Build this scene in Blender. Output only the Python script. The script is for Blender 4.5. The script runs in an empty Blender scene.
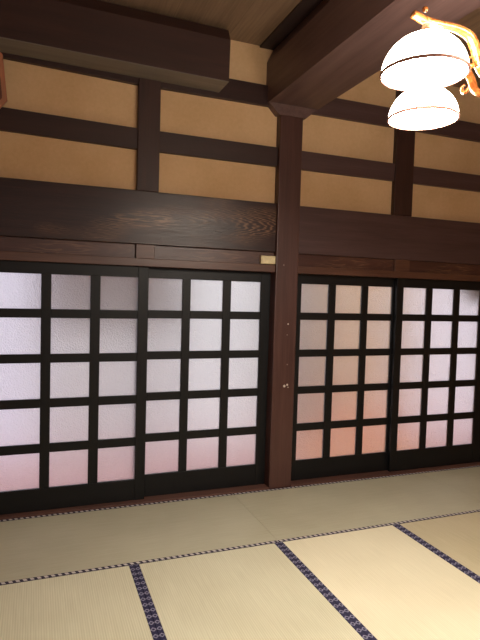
import bpy, bmesh, math
from math import sin, cos, pi
from mathutils import Matrix, Vector

C = bpy.context.scene.collection
scn = bpy.context.scene

# ---------------------------------------------------------------- helpers
def tag(o, label=None, cat=None, group=None, kind=None):
    if label: o['label'] = label
    if cat: o['category'] = cat
    if group: o['group'] = group
    if kind: o['kind'] = kind
    return o

def empty(name, loc=(0, 0, 0)):
    o = bpy.data.objects.new(name, None)
    o.empty_display_size = .1
    C.objects.link(o); o.location = loc
    return o

def add_box(bm, x0, x1, y0, y1, z0, z1, bev=0.0, seg=2):
    r = bmesh.ops.create_cube(bm, size=1.0)
    vs = r['verts']
    for v in vs:
        v.co = Vector(((x0+x1)/2 + v.co.x*(x1-x0), (y0+y1)/2 + v.co.y*(y1-y0), (z0+z1)/2 + v.co.z*(z1-z0)))
    if bev > 0:
        es = list({e for v in vs for e in v.link_edges})
        bmesh.ops.bevel(bm, geom=es, offset=bev, segments=seg, profile=.5, affect='EDGES')

def add_prism(bm, pts, axis, a0, a1):
    """extrude a closed 2-D outline; axis 'y': pts are (x,z); axis 'x': pts are (y,z)"""
    def P(p, a):
        return (p[0], a, p[1]) if axis == 'y' else (a, p[0], p[1])
    A = [bm.verts.new(P(p, a0)) for p in pts]; B = [bm.verts.new(P(p, a1)) for p in pts]
    n = len(pts)
    bm.faces.new(A); bm.faces.new(B[::-1])
    for i in range(n):
        bm.faces.new((A[i], B[i], B[(i+1) % n], A[(i+1) % n]))

def add_lathe(bm, prof, cx=0, cy=0, n=48, thick=None):
    rings = []
    for r, z in prof:
        if r < 1e-5: rings.append([bm.verts.new((cx, cy, z))])
        else: rings.append([bm.verts.new((cx+r*cos(2*pi*k/n), cy+r*sin(2*pi*k/n), z)) for k in range(n)])
    for a, b in zip(rings, rings[1:]):
        for k in range(n):
            k2 = (k+1) % n
            if len(a) == 1 and len(b) == 1: continue
            if len(a) == 1: bm.faces.new((a[0], b[k], b[k2]))
            elif len(b) == 1: bm.faces.new((a[k], b[0], a[k2]))
            else: bm.faces.new((a[k], b[k], b[k2], a[k2]))

def catmull(P, m=10):
    P = [Vector(p) for p in P]; out = []
    Q = [P[0]*2-P[1]] + P + [P[-1]*2-P[-2]]
    for i in range(1, len(Q)-2):
        for j in range(m):
            t = j/m
            out.append(.5*((2*Q[i]) + (-Q[i-1]+Q[i+1])*t + (2*Q[i-1]-5*Q[i]+4*Q[i+1]-Q[i+2])*t*t + (-Q[i-1]+3*Q[i]-3*Q[i+1]+Q[i+2])*t**3))
    out.append(P[-1].copy()); return out

def add_tube(bm, pts, radii, n=12, flat=(1, 1), m=10):
    """smooth tube; flat = (side, up) section scale"""
    pp = catmull(pts, m); N = len(pp); rings = []
    k = len(radii)
    for i, p in enumerate(pp):
        t = (pp[min(i+1, N-1)]-pp[max(i-1, 0)]).normalized()
        s = t.cross(Vector((0, 0, 1)))
        if s.length < .05: s = t.cross(Vector((0, 1, 0)))
        s.normalize(); u = s.cross(t)
        f = i/(N-1)*(k-1); j = min(int(f), k-2); r = radii[j]*(1-(f-j))+radii[j+1]*(f-j)
        rings.append([bm.verts.new(p + s*(cos(2*pi*a/n)*r*flat[0]) + u*(sin(2*pi*a/n)*r*flat[1])) for a in range(n)])
    for a, b in zip(rings, rings[1:]):
        for q in range(n):
            bm.faces.new((a[q], a[(q+1) % n], b[(q+1) % n], b[q]))
    bm.faces.new(rings[0][::-1]); bm.faces.new(rings[-1])

def obj(name, bm, m, parent=None, origin=None, smooth=False):
    bmesh.ops.recalc_face_normals(bm, faces=bm.faces)
    me = bpy.data.meshes.new(name)
    base = Vector(parent.location) if parent is not None else None
    vs = [v.co for v in bm.verts]
    lo = Vector((min(v.x for v in vs), min(v.y for v in vs), min(v.z for v in vs)))
    hi = Vector((max(v.x for v in vs), max(v.y for v in vs), max(v.z for v in vs)))
    o3 = (lo+hi)/2 if origin is None else Vector(origin)
    bmesh.ops.translate(bm, verts=bm.verts, vec=-o3)
    bm.to_mesh(me); bm.free()
    if smooth:
        for p in me.polygons: p.use_smooth = True
    o = bpy.data.objects.new(name, me); C.objects.link(o)
    me.materials.append(m)
    if parent is not None:
        o.parent = parent; o.location = o3 - world_of(parent)
    else: o.location = o3
    return o

def world_of(o):
    v = Vector(o.location)
    while o.parent is not None:
        o = o.parent; v += Vector(o.location)
    return v

def box(name, m, x0, x1, y0, y1, z0, z1, bev=.004, parent=None, seg=2):
    bm = bmesh.new(); add_box(bm, x0, x1, y0, y1, z0, z1, bev, seg)
    return obj(name, bm, m, parent)

# ---------------------------------------------------------------- materials
def lin(c):
    return tuple(((v/255)/12.92 if v/255 <= .04045 else (((v/255)+.055)/1.055)**2.4) for v in c) + (1,)

class NT:
    def __init__(s, name):
        s.m = bpy.data.materials.new(name); s.m.use_nodes = True
        s.t = s.m.node_tree; s.t.nodes.clear()
        s.out = s.n('ShaderNodeOutputMaterial')
    def n(s, typ, **kw):
        nd = s.t.nodes.new(typ)
        for k, v in kw.items():
            if k in nd.inputs.keys(): nd.inputs[k].default_value = v
            else: setattr(nd, k, v)
        return nd
    def l(s, a, b): s.t.links.new(a, b)
    def coord(s, scale, rot=(0, 0, 0), loc=(0, 0, 0), src='Object'):
        tc = s.n('ShaderNodeTexCoord'); mp = s.n('ShaderNodeMapping')
        mp.inputs['Scale'].default_value = scale; mp.inputs['Rotation'].default_value = rot; mp.inputs['Location'].default_value = loc
        s.l(tc.outputs[src], mp.inputs['Vector']); return mp.outputs['Vector']
    def ramp(s, fac, stops):
        r = s.n('ShaderNodeValToRGB'); e = r.color_ramp.elements
        while len(e) > 1: e.remove(e[0])
        e[0].position = stops[0][0]; e[0].color = stops[0][1]
        for p, c in stops[1:]:
            x = e.new(p); x.color = c
        s.l(fac, r.inputs['Fac']); return r.outputs['Color']
    def math(s, op, a, b=None):
        m = s.n('ShaderNodeMath', operation=op)
        for i, v in enumerate((a, b)):
            if v is None: continue
            if isinstance(v, (int, float)): m.inputs[i].default_value = v
            else: s.l(v, m.inputs[i])
        return m.outputs[0]
    def bsdf(s, color, rough=.5, bump=None, bstr=.2, bdist=.002, spec=.5, **kw):
        p = s.n('ShaderNodeBsdfPrincipled', **kw)
        if hasattr(color, 'links'): s.l(color, p.inputs['Base Color'])
        else: p.inputs['Base Color'].default_value = color
        if hasattr(rough, 'links'): s.l(rough, p.inputs['Roughness'])
        else: p.inputs['Roughness'].default_value = rough
        p.inputs['Specular IOR Level'].default_value = spec
        if bump is not None:
            b = s.n('ShaderNodeBump'); b.inputs['Strength'].default_value = bstr; b.inputs['Distance'].default_value = bdist
            s.l(bump, b.inputs['Height']); s.l(b.outputs['Normal'], p.inputs['Normal'])
        s.l(p.outputs[0], s.out.inputs['Surface']); return p

def wood(name, dark, light, axis='x', rough=.4, cath=0.0, spec=.5, fine=1.0):
    w = NT(name)
    sc = {'x': (1.1, 14, 14), 'y': (14, 1.1, 14), 'z': (14, 14, 1.1)}[axis]
    co = w.coord(sc)
    nz = w.n('ShaderNodeTexNoise', Scale=1.0, Detail=5.0, Roughness=.6); w.l(co, nz.inputs['Vector'])
    sc2 = {'x': (3, 160, 160), 'y': (160, 3, 160), 'z': (160, 160, 3)}[axis]
    n2 = w.n('ShaderNodeTexNoise', Scale=1.0, Detail=3.0); w.l(w.coord(sc2), n2.inputs['Vector'])
    mix = w.math('ADD', w.math('MULTIPLY', nz.outputs['Fac'], .62), w.math('MULTIPLY', n2.outputs['Fac'], .38*fine))
    col = w.ramp(mix, [(.32, lin(dark)), (.68, lin(light))])
    ro = w.math('ADD', w.math('MULTIPLY', n2.outputs['Fac'], .25), rough-.12)
    bump = mix
    if cath > 0:
        # cathedral grain: rings of a log cut lengthwise, with the lamp's sheen painted in as pale patches
        c3 = w.coord({'x': (1.0, 9, 9), 'z': (9, 9, 1.0), 'y': (9, 1, 9)}[axis])
        wv = w.n('ShaderNodeTexWave', wave_type='RINGS', rings_direction='SPHERICAL', Scale=5.5, Distortion=7.0, Detail=2.0)
        wv.inputs['Detail Scale'].default_value = 1.3
        w.l(c3, wv.inputs['Vector'])
        msk = w.n('ShaderNodeTexNoise', Scale=1.3, Detail=1.0); w.l(w.coord((1.2, 3, 3)), msk.inputs['Vector'])
        f = w.math('MULTIPLY', w.math('POWER', wv.outputs['Fac'], 3.0), w.math('MULTIPLY', w.ramp(msk.outputs['Fac'], [(.52, (0, 0, 0, 1)), (.66, (1, 1, 1, 1))]), cath))
        mx = w.n('ShaderNodeMix', data_type='RGBA')
        w.l(f, mx.inputs[0]); w.l(col, mx.inputs[6]); mx.inputs[7].default_value = lin((150, 112, 84)); col = mx.outputs[2]
        bump = w.math('ADD', mix, w.math('MULTIPLY', wv.outputs['Fac'], .5))
    w.bsdf(col, ro, bump, .25, .002, spec)
    return w.m

def plaster(name, c, c2):
    w = NT(name)
    co = w.coord((1, 1, 1))
    a = w.n('ShaderNodeTexNoise', Scale=2.2, Detail=4.0); w.l(co, a.inputs['Vector'])
    b = w.n('ShaderNodeTexNoise', Scale=140.0, Detail=4.0, Roughness=.7); w.l(co, b.inputs['Vector'])
    g = w.n('ShaderNodeTexNoise', Scale=38.0, Detail=3.0); w.l(co, g.inputs['Vector'])
    f = w.math('ADD', w.math('MULTIPLY', a.outputs['Fac'], .6), w.math('ADD', w.math('MULTIPLY', b.outputs['Fac'], .2), w.math('MULTIPLY', g.outputs['Fac'], .2)))
    col = w.ramp(f, [(.35, lin(c2)), (.65, lin(c))])
    w.bsdf(col, .9, w.math('ADD', b.outputs['Fac'], g.outputs['Fac']), .35, .002, .2)
    return w.m

def flat(name, c, rough=.5, spec=.5, metallic=0.0):
    w = NT(name)
    nz = w.n('ShaderNodeTexNoise', Scale=30.0, Detail=3.0); w.l(w.coord((1, 1, 1)), nz.inputs['Vector'])
    d = tuple(int(v*.85) for v in c)
    w.bsdf(w.ramp(nz.outputs['Fac'], [(.3, lin(d)), (.7, lin(c))]), rough, nz.outputs['Fac'], .05, .001, spec, Metallic=metallic)
    return w.m

M = {}
M['lintel'] = wood('dark lintel wood', (31, 16, 14), (58, 33, 28), 'x', .33, .7, spec=.4)
M['lintel_flare'] = wood('plain flare-tinted lintel wood', (62, 43, 43), (88, 66, 66), 'x', .42)  # lamp haze over the right bay is put into this lighter wood colour
M['tie_flare'] = wood('flare-tinted tie beam wood', (66, 46, 46), (90, 68, 68), 'x', .5)  # lighter, greyer copy of the tie wood with lamp flare painted in
M['panel'] = wood('transom board wood', (56, 31, 27), (84, 52, 44), 'x', .38, .4)
M['kamoi'] = wood('door head wood', (68, 40, 31), (98, 66, 52), 'x', .4)
M['tie'] = wood('tie beam wood', (38, 20, 18), (58, 34, 30), 'x', .5)
M['post_small'] = wood('short post wood', (42, 23, 20), (66, 40, 34), 'z', .5)
M['post'] = wood('main post wood', (60, 34, 30), (86, 56, 50), 'z', .42)
M['beam_y'] = wood('cross beam wood', (78, 58, 56), (114, 90, 87), 'y', .5)
M['batten'] = wood('ceiling batten wood', (40, 28, 26), (60, 44, 42), 'y', .6)
M['beam_x'] = wood('side beam wood', (42, 23, 20), (64, 38, 32), 'x', .6)
M['under'] = wood('beam underside with bounce light', (104, 96, 90), (130, 122, 114), 'x', .7)  # paler than the beam body: floor bounce light painted into the colour
M['sill'] = wood('sill wood', (70, 44, 38), (104, 72, 62), 'x', .4)
M['black'] = wood('black lacquered door wood', (9, 9, 11), (18, 18, 20), 'z', .45, spec=.3)
M['blackh'] = wood('black lacquered rail wood', (9, 9, 11), (18, 18, 20), 'x', .45, spec=.3)
M['plaster'] = plaster('ochre sand plaster', (224, 191, 150), (204, 169, 126))
M['plaster_side'] = plaster('side wall plaster', (190, 150, 105), (170, 130, 88))
M['frame'] = wood('hanging frame wood', (150, 90, 58), (196, 130, 90), 'z', .4)
M['framein'] = wood('hanging frame board', (92, 46, 30), (124, 68, 46), 'x', .5)
M['cream'] = flat('cream plastic', (232, 216, 172), .45)
M['nail'] = flat('pale nail metal', (215, 205, 195), .35, .6)
M['corr_grey'] = flat('corridor grey wall', (168, 158, 160), .8)
M['brass'] = flat('cream rim band', (236, 190, 150), .4)
M['rim'] = None

# ceiling boards
w = NT('ceiling boards')
co = w.coord((1, 1, 1))
sx = w.n('ShaderNodeSeparateXYZ'); w.l(co, sx.inputs[0])
brd = w.math('FRACT', w.math('MULTIPLY', sx.outputs[0], 1/.45))
gap = w.math('MULTIPLY', w.math('LESS_THAN', brd, .01), .35)
n1 = w.n('ShaderNodeTexNoise', Scale=1.0, Detail=5.0); w.l(w.coord((9, 1.3, 9)), n1.inputs['Vector'])
n2 = w.n('ShaderNodeTexNoise', Scale=1.0, Detail=2.0); w.l(w.coord((60, 3, 60)), n2.inputs['Vector'])
f = w.math('ADD', w.math('MULTIPLY', n1.outputs['Fac'], .6), w.math('MULTIPLY', n2.outputs['Fac'], .4))
c1 = w.ramp(f, [(.3, lin((110, 88, 70))), (.7, lin((152, 126, 102)))])
mx = w.n('ShaderNodeMix', data_type='RGBA'); w.l(gap, mx.inputs[0]); w.l(c1, mx.inputs[6]); mx.inputs[7].default_value = lin((60, 40, 28))
w.bsdf(mx.outputs[2], .6, f, .2, .002)
M['ceiling'] = w.m

# tatami weave: ribs run along the local axis given
def tatami(name, axis, c1_, c2_):
    w = NT(name)
    co = w.coord((1, 1, 1)); s = w.n('ShaderNodeSeparateXYZ'); w.l(co, s.inputs[0])
    u = s.outputs[0 if axis == 'y' else 1]
    v = s.outputs[1 if axis == 'y' else 0]
    rib = w.math('SINE', w.math('MULTIPLY', u, 2*pi/.0115))
    knot = w.math('SINE', w.math('MULTIPLY', v, 2*pi/.006))
    nz = w.n('ShaderNodeTexNoise', Scale=1.0, Detail=4.0); w.l(w.coord((120, 4, 1) if axis == 'y' else (4, 120, 1)), nz.inputs['Vector'])
    big = w.n('ShaderNodeTexNoise', Scale=2.0, Detail=3.0); w.l(co, big.inputs['Vector'])
    f = w.math('ADD', w.math('ADD', w.math('MULTIPLY', rib, .11), w.math('MULTIPLY', nz.outputs['Fac'], .45)), w.math('MULTIPLY', big.outputs['Fac'], .5))
    col = w.ramp(f, [(.25, lin(c2_)), (.72, lin(c1_))])
    h = w.math('ADD', w.math('MULTIPLY', rib, .5), w.math('MULTIPLY', knot, .15))
    w.bsdf(col, .48, h, .3, .0012, .45)
    return w.m
M['mat_near'] = tatami('tatami weave', 'y', (216, 212, 186), (192, 186, 158))
M['mat_cream'] = tatami('tatami weave cream', 'y', (232, 224, 196), (212, 203, 174))
M['mat_right'] = tatami('tatami weave duller', 'y', (204, 192, 160), (178, 166, 134))
M['mat_wall'] = tatami('tatami weave worn', 'x', (188, 184, 160), (164, 158, 134))

def heri(name, axis, base, motif, per):
    """woven tatami border: a row of pale lozenges on navy"""
    w = NT(name)
    s = w.n('ShaderNodeSeparateXYZ'); w.l(w.coord((1, 1, 1)), s.inputs[0])
    u = s.outputs[1 if axis == 'y' else 0]; v = s.outputs[0 if axis == 'y' else 1]
    a = w.math('ABSOLUTE', w.math('SUBTRACT', w.math('FRACT', w.math('MULTIPLY', u, 1/per)), .5))
    b = w.math('ABSOLUTE', w.math('MULTIPLY', v, 1/.034))
    d = w.math('ADD', w.math('MULTIPLY', a, 1.6), b)
    lo = w.math('LESS_THAN', w.math('ABSOLUTE', w.math('SUBTRACT', d, .38)), .13)
    n = w.n('ShaderNodeTexNoise', Scale=220.0, Detail=2.0); w.l(w.coord((1, 1, 1)), n.inputs['Vector'])
    fac = w.math('MULTIPLY', lo, w.math('ADD', w.math('MULTIPLY', n.outputs['Fac'], .7), .35))
    mx = w.n('ShaderNodeMix', data_type='RGBA'); w.l(fac, mx.inputs[0]); mx.inputs[6].default_value = lin(base); mx.inputs[7].default_value = lin(motif)
    w.bsdf(mx.outputs[2], .7, n.outputs['Fac'], .2, .001, .3)
    return w.m
M['heri_y'] = heri('navy woven border', 'y', (38, 36, 66), (150, 146, 165), .052)
def dash(name):
    w = NT(name)
    s = w.n('ShaderNodeSeparateXYZ'); w.l(w.coord((1, 1, 1)), s.inputs[0])
    a = w.math('FRACT', w.math('ADD', w.math('MULTIPLY', s.outputs[0], 1/.036), w.math('MULTIPLY', s.outputs[1], 12)))
    f = w.math('MULTIPLY', w.math('LESS_THAN', a, .52), w.math('LESS_THAN', w.math('ABSOLUTE', s.outputs[1]), .0105))
    mx = w.n('ShaderNodeMix', data_type='RGBA'); w.l(f, mx.inputs[0]); mx.inputs[6].default_value = lin((44, 36, 56)); mx.inputs[7].default_value = lin((196, 188, 186))
    w.bsdf(mx.outputs[2], .7, None, spec=.3)
    return w.m
M['heri_x'] = dash('dashed woven border')

# figured frosted glass
w = NT('figured frosted glass')
co = w.coord((1, 1, 1))
v1 = w.n('ShaderNodeTexVoronoi', Scale=105.0); w.l(co, v1.inputs['Vector'])
n1 = w.n('ShaderNodeTexNoise', Scale=60.0, Detail=2.0, Distortion=1.5); w.l(co, n1.inputs['Vector'])
h = w.math('ADD', v1.outputs['Distance'], n1.outputs['Fac'])
b = w.n('ShaderNodeBump'); b.inputs['Strength'].default_value = .8; b.inputs['Distance'].default_value = .004
w.l(h, b.inputs['Height'])
g = w.n('ShaderNodeBsdfGlass', Roughness=.30, IOR=1.4); g.inputs['Color'].default_value = (.97, .97, .98, 1)
w.l(b.outputs[0], g.inputs['Normal'])
tr = w.n('ShaderNodeBsdfTranslucent'); tr.inputs['Color'].default_value = (.95, .94, .95, 1); w.l(b.outputs[0], tr.inputs['Normal'])
mx = w.n('ShaderNodeMixShader'); mx.inputs[0].default_value = .15
w.l(g.outputs[0], mx.inputs[1]); w.l(tr.outputs[0], mx.inputs[2]); w.l(mx.outputs[0], w.out.inputs['Surface'])
M['glass'] = w.m

def glow(name, col, st, base=None):
    w = NT(name)
    p = w.bsdf(lin(base or (240, 235, 225)), .3)
    p.inputs['Emission Color'].default_value = col; p.inputs['Emission Strength'].default_value = st
    return w.m
M['shade'] = glow('lit milk glass dome', (1, .86, .70, 1), 30)
M['diff'] = glow('lit milk glass bowl', (1, .90, .77, 1), 92)
M['rim'] = glow('lit glass rim', (1, .72, .6, 1), .0, (176, 128, 112))
w = NT('amber acrylic arm')
nz = w.n('ShaderNodeTexNoise', Scale=25.0, Detail=2.0, Distortion=2.0); w.l(w.coord((1, 1, 1)), nz.inputs['Vector'])
p = w.bsdf(w.ramp(nz.outputs['Fac'], [(.35, lin((150, 84, 38))), (.65, lin((206, 140, 76)))]), .18, nz.outputs['Fac'], .2, .003)
p.inputs['Subsurface Weight'].default_value = .4; p.inputs['Subsurface Radius'].default_value = (.03, .015, .005)
p.inputs['Coat Weight'].default_value = .6
M['amber'] = w.m

# ---------------------------------------------------------------- camera (solved from the photograph)
cam = bpy.data.cameras.new('camera'); co_ = bpy.data.objects.new('camera', cam); C.objects.link(co_)
yaw, pit, rol = .365731073, -.0482297773, .0284936471
fwd = Vector((sin(yaw)*cos(pit), cos(yaw)*cos(pit), sin(pit))); rt = Vector((cos(yaw), -sin(yaw), 0)); up = rt.cross(fwd)
r2 = rt*cos(rol)+up*sin(rol); u2 = up*cos(rol)-rt*sin(rol)
mat = Matrix.Identity(4)
for i in range(3):
    mat[i][0] = r2[i]; mat[i][1] = u2[i]; mat[i][2] = -fwd[i]
mat.translation = Vector((-1.92329, -3.97141, 1.58027))
co_.matrix_world = mat
cam.sensor_fit = 'VERTICAL'; cam.sensor_height = 36; cam.sensor_width = 27; cam.lens = 532.33*36/640
cam.clip_start = .05
scn.camera = co_

# ---------------------------------------------------------------- room shell
XL, XR, YB, ZC = -3.7, 2.52, -5.6, 3.53
S = 'structure'
tag(box('floor', M['sill'], XL-.1, XR+.1, YB-.1, .12, -.14, -.06, 0), 'dark subfloor under the straw mats', 'floor', kind=S)
tag(box('ceiling', M['ceiling'], XL-.1, XR+.1, YB-.1, .12, ZC, ZC+.06, 0), 'brown board ceiling above the beams', 'ceiling', kind=S)
bm = bmesh.new()
for a_, b_ in ((-2.245, -.1395), (.0645, 2.185)): add_box(bm, a_, b_, -.015, .09, 2.313, ZC, 0)
add_box(bm, -.1395, .0645, -.015, .09, 3.036, ZC, 0)
add_box(bm, XL, -2.447, -.015, .09, -.06, ZC, 0)
add_box(bm, 2.387, XR, -.015, .09, -.06, ZC, 0)
tag(obj('wall_back', bm, M['plaster']), 'ochre sand plaster wall above the sliding doors', 'wall', kind=S)
tag(box('wall_left', M['plaster_side'], XL-.1, XL, YB-.1, .12, -.06, ZC, 0), 'plain plaster side wall left of the doors', 'wall', kind=S)
tag(box('wall_right', M['plaster_side'], XR, XR+.1, YB-.1, .12, -.06, ZC, 0), 'plain plaster side wall right of the doors', 'wall', kind=S)
tag(box('wall_front', M['plaster_side'], XL-.1, XR+.1, YB-.1, YB, -.06, ZC, 0), 'plaster wall behind the viewer', 'wall', kind=S)

# ---- corridor beyond the frosted doors
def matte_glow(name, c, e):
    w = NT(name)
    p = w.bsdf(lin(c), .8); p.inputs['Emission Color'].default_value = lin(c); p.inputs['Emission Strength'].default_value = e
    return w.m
M['carpet'] = matte_glow('glowing red corridor carpet', (206, 160, 160), .40)  # floor given its own glow to tint the lowest panes
CY = 1.35
tag(box('floor_corridor', M['carpet'], XL-1.5, XR+3.5, .125, CY+.1, -.1, -.01, 0), 'reddish corridor floor seen blurred through the frosted door panes', 'floor', kind=S)
tag(box('ceiling_corridor', M['corr_grey'], XL-1.5, XR+3.5, .125, CY+.1, 2.5, 2.56, 0), 'corridor ceiling beyond the sliding doors', 'ceiling', kind=S)
# outer corridor wall: solid wall stretches with added glow, daylit paper windows, left to right
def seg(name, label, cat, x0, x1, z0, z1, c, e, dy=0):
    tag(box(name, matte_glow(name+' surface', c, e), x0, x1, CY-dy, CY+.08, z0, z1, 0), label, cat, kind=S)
DAY = (216, 219, 224)
seg('window_1', 'bright paper window blurred behind the leftmost door panes', 'window', XL-1.5, -1.92, -.01, 2.5, (206, 206, 224), .95)
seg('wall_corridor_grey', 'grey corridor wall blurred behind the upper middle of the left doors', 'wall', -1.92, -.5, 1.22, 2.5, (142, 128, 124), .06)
seg('window_2', 'low pale window blurred behind the lower left door panes', 'window', -1.92, -.5, -.01, 1.22, (200, 200, 204), .62)
seg('window_3', 'bright paper window blurred behind the panes left of the main post', 'window', -.5, .50, -.01, 2.5, DAY, .86)
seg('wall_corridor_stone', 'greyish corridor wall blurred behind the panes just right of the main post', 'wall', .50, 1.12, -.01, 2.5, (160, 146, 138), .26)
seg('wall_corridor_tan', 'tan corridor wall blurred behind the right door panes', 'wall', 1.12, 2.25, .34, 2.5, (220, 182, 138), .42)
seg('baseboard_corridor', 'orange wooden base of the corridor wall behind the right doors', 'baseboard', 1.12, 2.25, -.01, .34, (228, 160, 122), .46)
seg('window_4', 'bright paper window blurred behind the far right door panes', 'window', 2.25, XR+3.5, -.01, 2.5, (222, 218, 228), 1.05)
tag(box('floor_corridor_mat', matte_glow('glowing orange corridor boards', (228, 158, 118), .38), .45, 1.95, .125, CY-.001, -.0101, .004, 0), 'orange corridor floorboards blurred behind the lowest panes right of the main post', 'floor', kind=S)  # boards glow by themselves to warm the panes in front
ln = empty('hanging_lantern', (2.21, .25, 1.65)); tag(ln, 'dark rounded lantern shape blurred behind the topmost frosted pane at right edge', 'lantern')
bm = bmesh.new(); add_lathe(bm, [(0, 1.565), (.07, 1.57), (.11, 1.59), (.128, 1.64), (.128, 1.76), (.07, 1.84), (0, 1.88)], 2.21, .25, 32)
obj('lantern_body', bm, M['black'], ln, smooth=True)
bm = bmesh.new(); add_lathe(bm, [(0, 1.87), (.03, 1.87), (.03, 1.90), (.006, 1.905), (.006, 2.5), (0, 2.5)], 2.21, .25, 16)
obj('hanging_cord', bm, M['batten'], ln)
for n_, x0, x1 in (('wall_corridor_end', XL-1.6, XL-1.5), ('wall_corridor_end_right', XR+3.5, XR+3.6)):
    tag(box(n_, M['corr_grey'], x0, x1, .125, CY+.1, -.1, 2.56, 0), 'end wall of the corridor beyond the doors', 'wall', kind=S)
def area(name, loc, rot, sx, sy, e, col):
    d = bpy.data.lights.new(name, 'AREA'); d.shape = 'RECTANGLE'; d.size = sx; d.size_y = sy; d.energy = e; d.color = col
    o = bpy.data.objects.new(name, d); C.objects.link(o); o.location = loc; o.rotation_euler = rot; return o
area('corridor_fill', (1.0, .75, 2.45), (0, 0, 0), 9.5, .8, 34, (1, .98, .96))  # added overhead lamp that lights the corridor surfaces
area('room_fill', (-.6, -5.3, 2.0), (math.radians(90), 0, 0), 4.5, 1.8, 20, (1, .95, .92))  # added fill lamp behind the viewer, no window stands there

# ---------------------------------------------------------------- timber frame of the wall
PY = -.08          # front faces of the posts
def post_main(x, label, top=3.01):
    bm = bmesh.new(); add_box(bm, x-.1, x+.1, PY, .10, -.005, top, .008, 3)
    return tag(obj('wooden_post', bm, M['post']), label, 'post')
post_main(-.038, 'tall reddish brown main post standing between the two pairs of sliding doors')
post_main(-2.345, 'dark wooden post at the left end of the left sliding doors', 3.52)
post_main(2.285, 'dark wooden post at the right end of the right sliding doors', 3.52)
def short_post(x0, x1, label):
    return tag(box('short_post', M['post_small'], x0, x1, -.06, 0, 2.312, 3.53, .004), label, 'post')
short_post(-1.252, -1.092, 'short dark post above the left doors, between the ochre plaster panels')
short_post(.985, 1.178, 'short dark post above the right doors, between the plaster panels')

def tie_beam(m, a, b_, z0, z1, dz):
    # hand hewn timber: the left end may sit a little higher than the right
    bm = bmesh.new(); add_box(bm, a, b_, -.05, -.001, z0, z1, .003)
    for v in bm.verts: v.co.z += dz*(b_-v.co.x)/(b_-a)
    return obj('tie_beam', bm, m)
GL = [(-2.245, -.139, 'left'), (.063, 2.185, 'right')]
for x0, x1, side in GL:
    n = 'left' if side == 'left' else 'right'
    mid0, mid1 = (-1.252, -1.092) if side == 'left' else (.985, 1.178)
    tag(box('lintel_beam', M['lintel' if side == 'left' else 'lintel_flare'], x0, x1, -.062, .09, 1.925, 2.312, .005), f'broad dark brown lintel beam above the {n} pair of sliding doors', 'beam')
    tag(box('door_head', M['kamoi'], x0, x1, -.066, .09, 1.765, 1.823, .003), f'thin reddish wooden head rail along the top of the {n} sliding doors', 'rail')
    # board between lintel and head rail with a centre block
    bx0, bx1 = (-1.25, -1.112) if side == 'left' else (1.022, 1.18)
    for a, b_, wd in ((x0, bx0, 'left'), (bx1, x1, 'right')):
        tag(box('transom_board', M['panel'], a, b_, -.035, .09, 1.823, 1.925, .002), f'narrow recessed brown board above the {n} sliding doors, {wd} of the small block', 'board')
    tag(box('spacer_block', M['kamoi'], bx0, bx1, -.058, .09, 1.823, 1.925, .003), f'small wooden block between lintel and head rail over the {n} sliding doors', 'block')
    # horizontal ties between the plaster rows
    for z0, z1, nm, dsc in ((2.608, 2.757, 'middle', 'between the two rows of plaster panels'), (3.068, 3.225, 'upper', 'above both rows of long plaster panels')):
        for a, b_, s2 in ((x0, mid0, 'left of'), (mid1, x1, 'right of')):
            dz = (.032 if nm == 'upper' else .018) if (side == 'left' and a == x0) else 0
            tag(tie_beam(M['tie' if side == 'left' else 'tie_flare'], a, b_, z0, z1, dz), f'{nm} dark tie beam {dsc}, {s2} the short post over the {n} doors', 'beam')
    # sill
    bm = bmesh.new()
    add_box(bm, x0, x1, -.085, .10, -.06, .012, .002)
    tag(obj('door_sill', bm, M['sill']), f'reddish wooden floor sill under the {n} pair of sliding doors', 'sill')
# wall to the left of the doorway (out of frame): same timbers carried on
tag(box('lintel_beam', M['lintel'], XL, -2.445, -.062, .0, 1.925, 2.312, .005), 'dark lintel beam running on past the left end post', 'beam')

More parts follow.
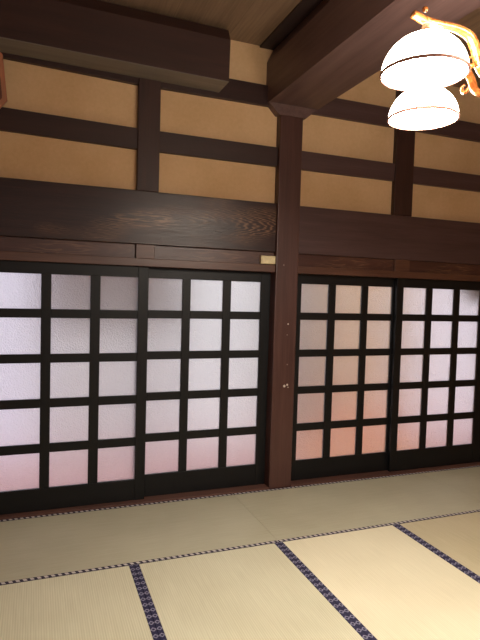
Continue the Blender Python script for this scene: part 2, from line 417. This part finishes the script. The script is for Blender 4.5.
# ---------------------------------------------------------------- sliding doors
rows = [(1.442, 1.683), (1.130, 1.385), (.817, 1.072), (.501, .756), (.186, .442)]
def fix_rows():
    # horizontal bars between panes: measured bar height .060
    tops = [1.683, 1.381, 1.069, .755, .4385]; bots = [1.442, 1.130, .817, .501, .186]
    return list(zip(bots, tops))
rows = fix_rows()
def make_door(n, cols, x0, x1, yf, label, shift=1.0):
    """cols: pane x ranges; yf: y of the door's front face"""
    k = (yf+3.971)/3.971 if n != 1 else 1
    sx = lambda x: -1.923+(x+1.923)*k
    sz = (lambda z: 1.58+(z-1.58)*k) if n != 1 else (lambda z: 1.685-(1.685-z)*1.011)
    cols = [(sx(a), sx(b)) for a, b in cols]; R = [(sz(a), sz(b)) for a, b in rows]
    d = empty(f'door_{n}', ((x0+x1)/2, yf+.015, .012)); tag(d, label, 'sliding door', kind=S)
    T = .03; top, bot = 1.79, .008
    box('stile', M['black'], x0, cols[0][0], yf, yf+T, bot, top, .002, d)
    box('stile', M['black'], cols[-1][1], x1, yf, yf+T, bot, top, .002, d)
    box('top_rail', M['blackh'], cols[0][0], cols[-1][1], yf+.001, yf+T, R[0][1], top, .002, d)
    box('bottom_rail', M['blackh'], cols[0][0], cols[-1][1], yf+.001, yf+T, bot, R[-1][0], .002, d)
    for a, b_ in zip(cols, cols[1:]):
        box('upright_bar', M['black'], a[1], b_[0], yf+.002, yf+T-.002, R[-1][0], R[0][1], .002, d)
    for a, b_ in zip(R, R[1:]):
        bm = bmesh.new()
        for c in cols: add_box(bm, c[0], c[1], yf+.003, yf+T-.003, b_[1], a[0], .0015)
        obj('cross_bar', bm, M['blackh'], d)
    bm = bmesh.new()
    for c in cols:
        for r in R: add_box(bm, c[0]-.001, c[1]+.001, yf+.013, yf+.018, r[0]-.001, r[1]+.001, 0)
    g = obj('frosted_glass', bm, M['glass'], d)
    g['label'] = 'frosted figured glass panes in black lattice'
cx = .5505
def cc(*v): return [(a-cx, b-cx) for a, b in v]
YF, YBK = -.03, .012
make_door(1, cc((-1.612, -1.344), (-1.278, -1.013), (-.944, -.673)), -2.243, -1.148, YF,
          'black lattice sliding door with frosted panes, leftmost, in front track')
make_door(2, cc((-.591, -.328), (-.264, .001), (.067, .323)), -1.225, -.14, YBK,
          'black lattice sliding door with frosted panes directly left of the main post')
make_door(3, cc((.69, .954), (1.022, 1.285), (1.349, 1.606)), .064, 1.160, YBK,
          'black lattice sliding door with orange tinted frosted panes directly right of the main post')
make_door(4, cc((1.723, 1.986), (2.051, 2.307), (2.373, 2.622)), 1.078, 2.183, YF,
          'black lattice sliding door with whitish frosted panes, rightmost, in front track')

# ---------------------------------------------------------------- beams under the ceiling
# main cross beam: sits on the main post and runs towards the viewer
bm = bmesh.new()
sec = [(-.243, 3.09), (-.158, 3.005), (.085, 3.005), (.145, 3.055), (.186, 3.09), (.186, 3.53), (-.185, 3.53), (-.243, 3.41)]
# bracket end with the chamfer only at the wall; the run of the beam has a flat underside at 3.10
add_prism(bm, sec, 'y', -.085, -.016)
tag_b = [(-.243, 3.088), (.186, 3.088), (.186, 3.53), (-.185, 3.53), (-.243, 3.41)]
add_prism(bm, tag_b, 'y', YB, -.0851)
tag(obj('cross_beam', bm, M['beam_y']), 'massive squared cross beam running from the main post towards the viewer under the ceiling', 'beam')
tag(box('ceiling_batten', M['batten'], -.31, -.19, YB, -.016, 3.515, 3.53, .002), 'dark batten on the ceiling along the left side of the cross beam', 'batten')
# side beam along the wall at upper left
bm = bmesh.new()
pr = [(-.275, 3.108), (-.275, 3.40), (-.22, 3.49), (-.15, 3.53), (-.052, 3.53), (-.052, 3.108)]
add_prism(bm, pr, 'x', XL, -.645)
wbe = empty('wall_beam', (-.65, -.16, 3.108)); obj('beam_body', bm, M['beam_x'], wbe)
box('underside', M['under'], XL, -.646, -.2745, -.0525, 3.103, 3.108, 0, wbe)['label'] = 'grey underside of the beam, floor bounce light in its colour'
wbe.rotation_euler = (0, .014, 0)
tag(wbe, 'thick dark squared beam along the wall at upper left, ending short of the cross beam', 'beam')

# ---------------------------------------------------------------- frame hanging at far left
fr = empty('wall_plaque', (-2.455, -.095, 2.69)); tag(fr, 'brown wooden frame with cut corners leaning from the wall at the far left edge', 'frame')
def octo(hw, z0, z1, c):
    return [(-hw, z0+c), (-hw+c, z0), (hw-c, z0), (hw, z0+c), (hw, z1-c), (hw-c, z1), (-hw+c, z1), (-hw, z1-c)]
bm = bmesh.new()
A = octo(.350, .0, .425, .075); B = octo(.323, .027, .398, .065)
for y0, y1 in ((-.018, .018),):
    va = [[bm.verts.new((p[0], y, p[1])) for p in A] for y in (y0, y1)]
    vb = [[bm.verts.new((p[0], y, p[1])) for p in B] for y in (y0, y1)]
    for i in range(8):
        j = (i+1) % 8
        bm.faces.new((va[0][i], va[0][j], vb[0][j], vb[0][i])); bm.faces.new((va[1][i], vb[1][i], vb[1][j], va[1][j]))
        bm.faces.new((va[0][i], va[1][i], va[1][j], va[0][j])); bm.faces.new((vb[0][i], vb[0][j], vb[1][j], vb[1][i]))
def raw(name, bm, m, parent):
    bmesh.ops.recalc_face_normals(bm, faces=bm.faces)
    me = bpy.data.meshes.new(name); bm.to_mesh(me); bm.free(); me.materials.append(m)
    o = bpy.data.objects.new(name, me); C.objects.link(o); o.parent = parent; return o
raw('frame_border', bm, M['frame'], fr)
bm = bmesh.new(); add_prism(bm, octo(.322, .028, .397, .065), 'y', -.004, .010)
raw('frame_board', bm, M['framein'], fr)
fr.rotation_euler = (math.radians(11), math.radians(-5.5), 0)

# ---------------------------------------------------------------- small things on the timber
cb = empty('contact_box', (-.2, -.045, 1.86)); tag(cb, 'small cream plastic box on the board just left of the main post', 'box')
box('box_body', M['cream'], -.262, -.137, -.066, -.0355, 1.829, 1.893, .004, cb)
box('box_cover', M['cream'], -.256, -.143, -.069, -.066, 1.834, 1.888, .001, cb)
def nail(x, z, r, label, m=None):
    bm = bmesh.new()
    bmesh.ops.create_cone(bm, cap_ends=True, segments=16, radius1=r, radius2=r*.7, depth=.004,
                          matrix=Matrix.Translation((x, PY-.0015, z)) @ Matrix.Rotation(pi/2, 4, 'X'))
    return tag(obj('nail', bm, m or M['nail'], smooth=False), label, 'nail')
nail(-.030, .843, .0115, 'largest pale nail head, left of the close pair halfway down the main post')
nail(-.004, .853, .009, 'pale nail head at the right of the close pair halfway down the main post')
nail(.004, .832, .005, 'tiny dull nail head just below the close pair on the main post')
M['nail_dull'] = flat('dull nail metal', (150, 130, 122), .4)
nail(-.010, 1.020, .005, 'dull nail head on the main post a little above the pale pair', M['nail_dull'])
nail(-.020, 1.262, .005, 'dull nail head on the main post, below the small upper one', M['nail_dull'])
nail(-.014, 1.350, .007, 'small pale nail head on the main post level with the second row of panes')
nail(-.070, 1.825, .007, 'dull nail head on the main post beside the cream box', M['nail_dull'])

# ---------------------------------------------------------------- tatami mats
def mat_thing(x0, x1, y0, y1, along, label, mk):
    t = empty('tatami_mat', ((x0+x1)/2, (y0+y1)/2, 0)); tag(t, label, 'mat', 'tatami mats laid on the floor')
    g = .0008; B = .029
    if along == 'y':
        box('woven_surface', M[mk], x0+B, x1-B, y0+g, y1-g, -.055, 0, .0015, t, 1)
        box('edge_band', M['heri_y'], x0+g, x0+B, y0+g, y1-g, -.055, .0012, .001, t, 1)
        box('edge_band', M['heri_y'], x1-B, x1-g, y0+g, y1-g, -.055, .0012, .001, t, 1)
    else:
        box('woven_surface', M[mk], x0+g, x1-g, y0+B, y1-B, -.055, 0, .0015, t, 1)
        box('edge_band', M['heri_x'], x0+g, x1-g, y0+g, y0+B, -.055, .0012, .001, t, 1)
        box('edge_band', M['heri_x'], x0+g, x1-g, y1-B, y1-g, -.055, .0012, .001, t, 1)
Y0 = -.087; Y1 = -.957
mat_thing(-.455, 1.365, Y1, Y0, 'x', 'long straw mat lying along the right doors and past the main post, with dashed border', 'mat_wall')
mat_thing(-2.275, -.455, Y1, Y0, 'x', 'long straw mat lying along the left sliding doors, with dashed border', 'mat_wall')
mat_thing(1.365, 2.50, Y1, Y0, 'x', 'straw mat lying along the wall in the far right corner', 'mat_wall')
mat_thing(-3.69, -2.275, Y1, Y0, 'x', 'straw mat lying along the wall in the far left corner', 'mat_wall')
xs = [(-3.205, -2.295), (-2.295, -1.383), (-1.383, -.462), (-.462, .442), (.442, 1.352), (1.352, 2.262)]
names = ['straw mat at the far left end of the near row', 'pale straw mat at lower left, left of the first navy border',
         'pale straw mat between the first and second navy borders', 'brightest cream straw mat in the lower middle, between the second and third navy borders',
         'straw mat at the lower right edge, right of the third navy border', 'straw mat at the far right end of the near row']
for (a, b_), nm in zip(xs, names):
    mat_thing(a, b_, Y1-1.82, Y1, 'y', nm, 'mat_cream' if a == -.462 else ('mat_right' if a > 0 else 'mat_near'))

# ---------------------------------------------------------------- chandelier
RZ = 2.343; RS = .142
s1 = Vector((-.705, -2.465)); s2 = Vector((-.405, -2.10))
dv = s2-s1; L = dv.length; nrm = Vector((dv.y, -dv.x)).normalized(); NA = 5
rad = L/2/sin(pi/NA); hub = (s1+s2)/2+nrm*(rad*cos(pi/NA))
ch = empty('chandelier', (hub.x, hub.y, RZ)); tag(ch, 'lit chandelier with amber scrolled arms and white dome shades hanging at upper right', 'chandelier')
HX, HY = hub.x, hub.y
bm = bmesh.new()
add_lathe(bm, [(0, 2.27), (.018, 2.275), (.03, 2.30), (.022, 2.33), (.05, 2.36), (.062, 2.41), (.05, 2.46), (.025, 2.49), (.035, 2.53), (.03, 2.60), (.014, 2.64), (.010, 2.68), (0, 2.68)], HX, HY, 32)
obj('hub', bm, M['amber'], ch, smooth=True)
bm = bmesh.new(); add_lathe(bm, [(0, 2.66), (.007, 2.66), (.007, 3.47), (.05, 3.48), (.07, 3.5), (.07, 3.53), (0, 3.53)], HX, HY, 24)
obj('hanging_rod', bm, M['brass'], ch, smooth=True)
a0 = math.atan2(s1.y-HY, s1.x-HX)
for k in range(NA):
    a = a0 - 2*pi*k/NA
    e = Vector((cos(a), sin(a)))
    P = lambda r, z: (HX+e.x*r, HY+e.y*r, z)
    bm = bmesh.new()
    add_tube(bm, [P(.455, 2.532), P(.40, 2.518), P(.34, 2.516), P(.275, 2.514), P(.22, 2.495), P(.190, 2.445), P(.170, 2.395), P(.125, 2.365), P(.07, 2.362), P(.02, 2.375)],
             [.014, .016, .015, .016, .018, .018, .017, .016, .015, .013], 14, (1.1, .85))
    # ball finial on the tip, small inner scroll below the bend
    bmesh.ops.create_uvsphere(bm, u_segments=14, v_segments=8, radius=.010, matrix=Matrix.Translation(P(.408, 2.556)))
    add_tube(bm, [P(.188, 2.42), P(.205, 2.400), P(.222, 2.402), P(.226, 2.420), P(.214, 2.428)], [.008, .008, .007, .006, .004], 10)
    arm = obj('curved_arm', bm, M['amber'], ch, smooth=True)
    X, Y = HX+e.x*rad, HY+e.y*rad
    bm = bmesh.new()
    add_lathe(bm, [(.012, 2.506), (.014, 2.488), (.024, 2.484), (.026, 2.478), (.02, 2.472)], X, Y, 24)
    obj('shade_holder', bm, M['brass'], ch, smooth=True)
    bm = bmesh.new()
    pf = [(RS*sin(t), RZ+.132*cos(t)) for t in [pi/2*i/14 for i in range(15)]]
    pf[0] = (.0, pf[0][1])
    add_lathe(bm, pf, X, Y, 56)
    sh = obj('dome_shade', bm, M['shade'], ch, smooth=True)
    bm = bmesh.new()
    add_lathe(bm, [(RS+.0005, RZ+.006), (RS+.004, RZ+.004), (RS+.004, RZ-.003), (RS+.001, RZ-.006), (RS-.003, RZ-.004), (RS-.003, RZ+.003), (RS+.0005, RZ+.006)], X, Y, 56)
    obj('rim_band', bm, M['rim'], sh, smooth=True)
    bm = bmesh.new()
    add_lathe(bm, [(RS-.004, RZ+.001)] + [((RS-.004)*cos(t), RZ+.001-.016*sin(t)) for t in [pi/2*i/8 for i in range(1, 8)]] + [(0, RZ-.015)], X, Y, 56)
    obj('diffuser', bm, M['diff'], sh, smooth=True)

# ---------------------------------------------------------------- world and colour
wd = bpy.data.worlds.new('world'); scn.world = wd; wd.use_nodes = True
wd.node_tree.nodes['Background'].inputs[0].default_value = (.6, .65, .8, 1)
wd.node_tree.nodes['Background'].inputs[1].default_value = .3
scn.view_settings.view_transform = 'Standard'
scn.view_settings.look = 'None'
scn.view_settings.exposure = 0
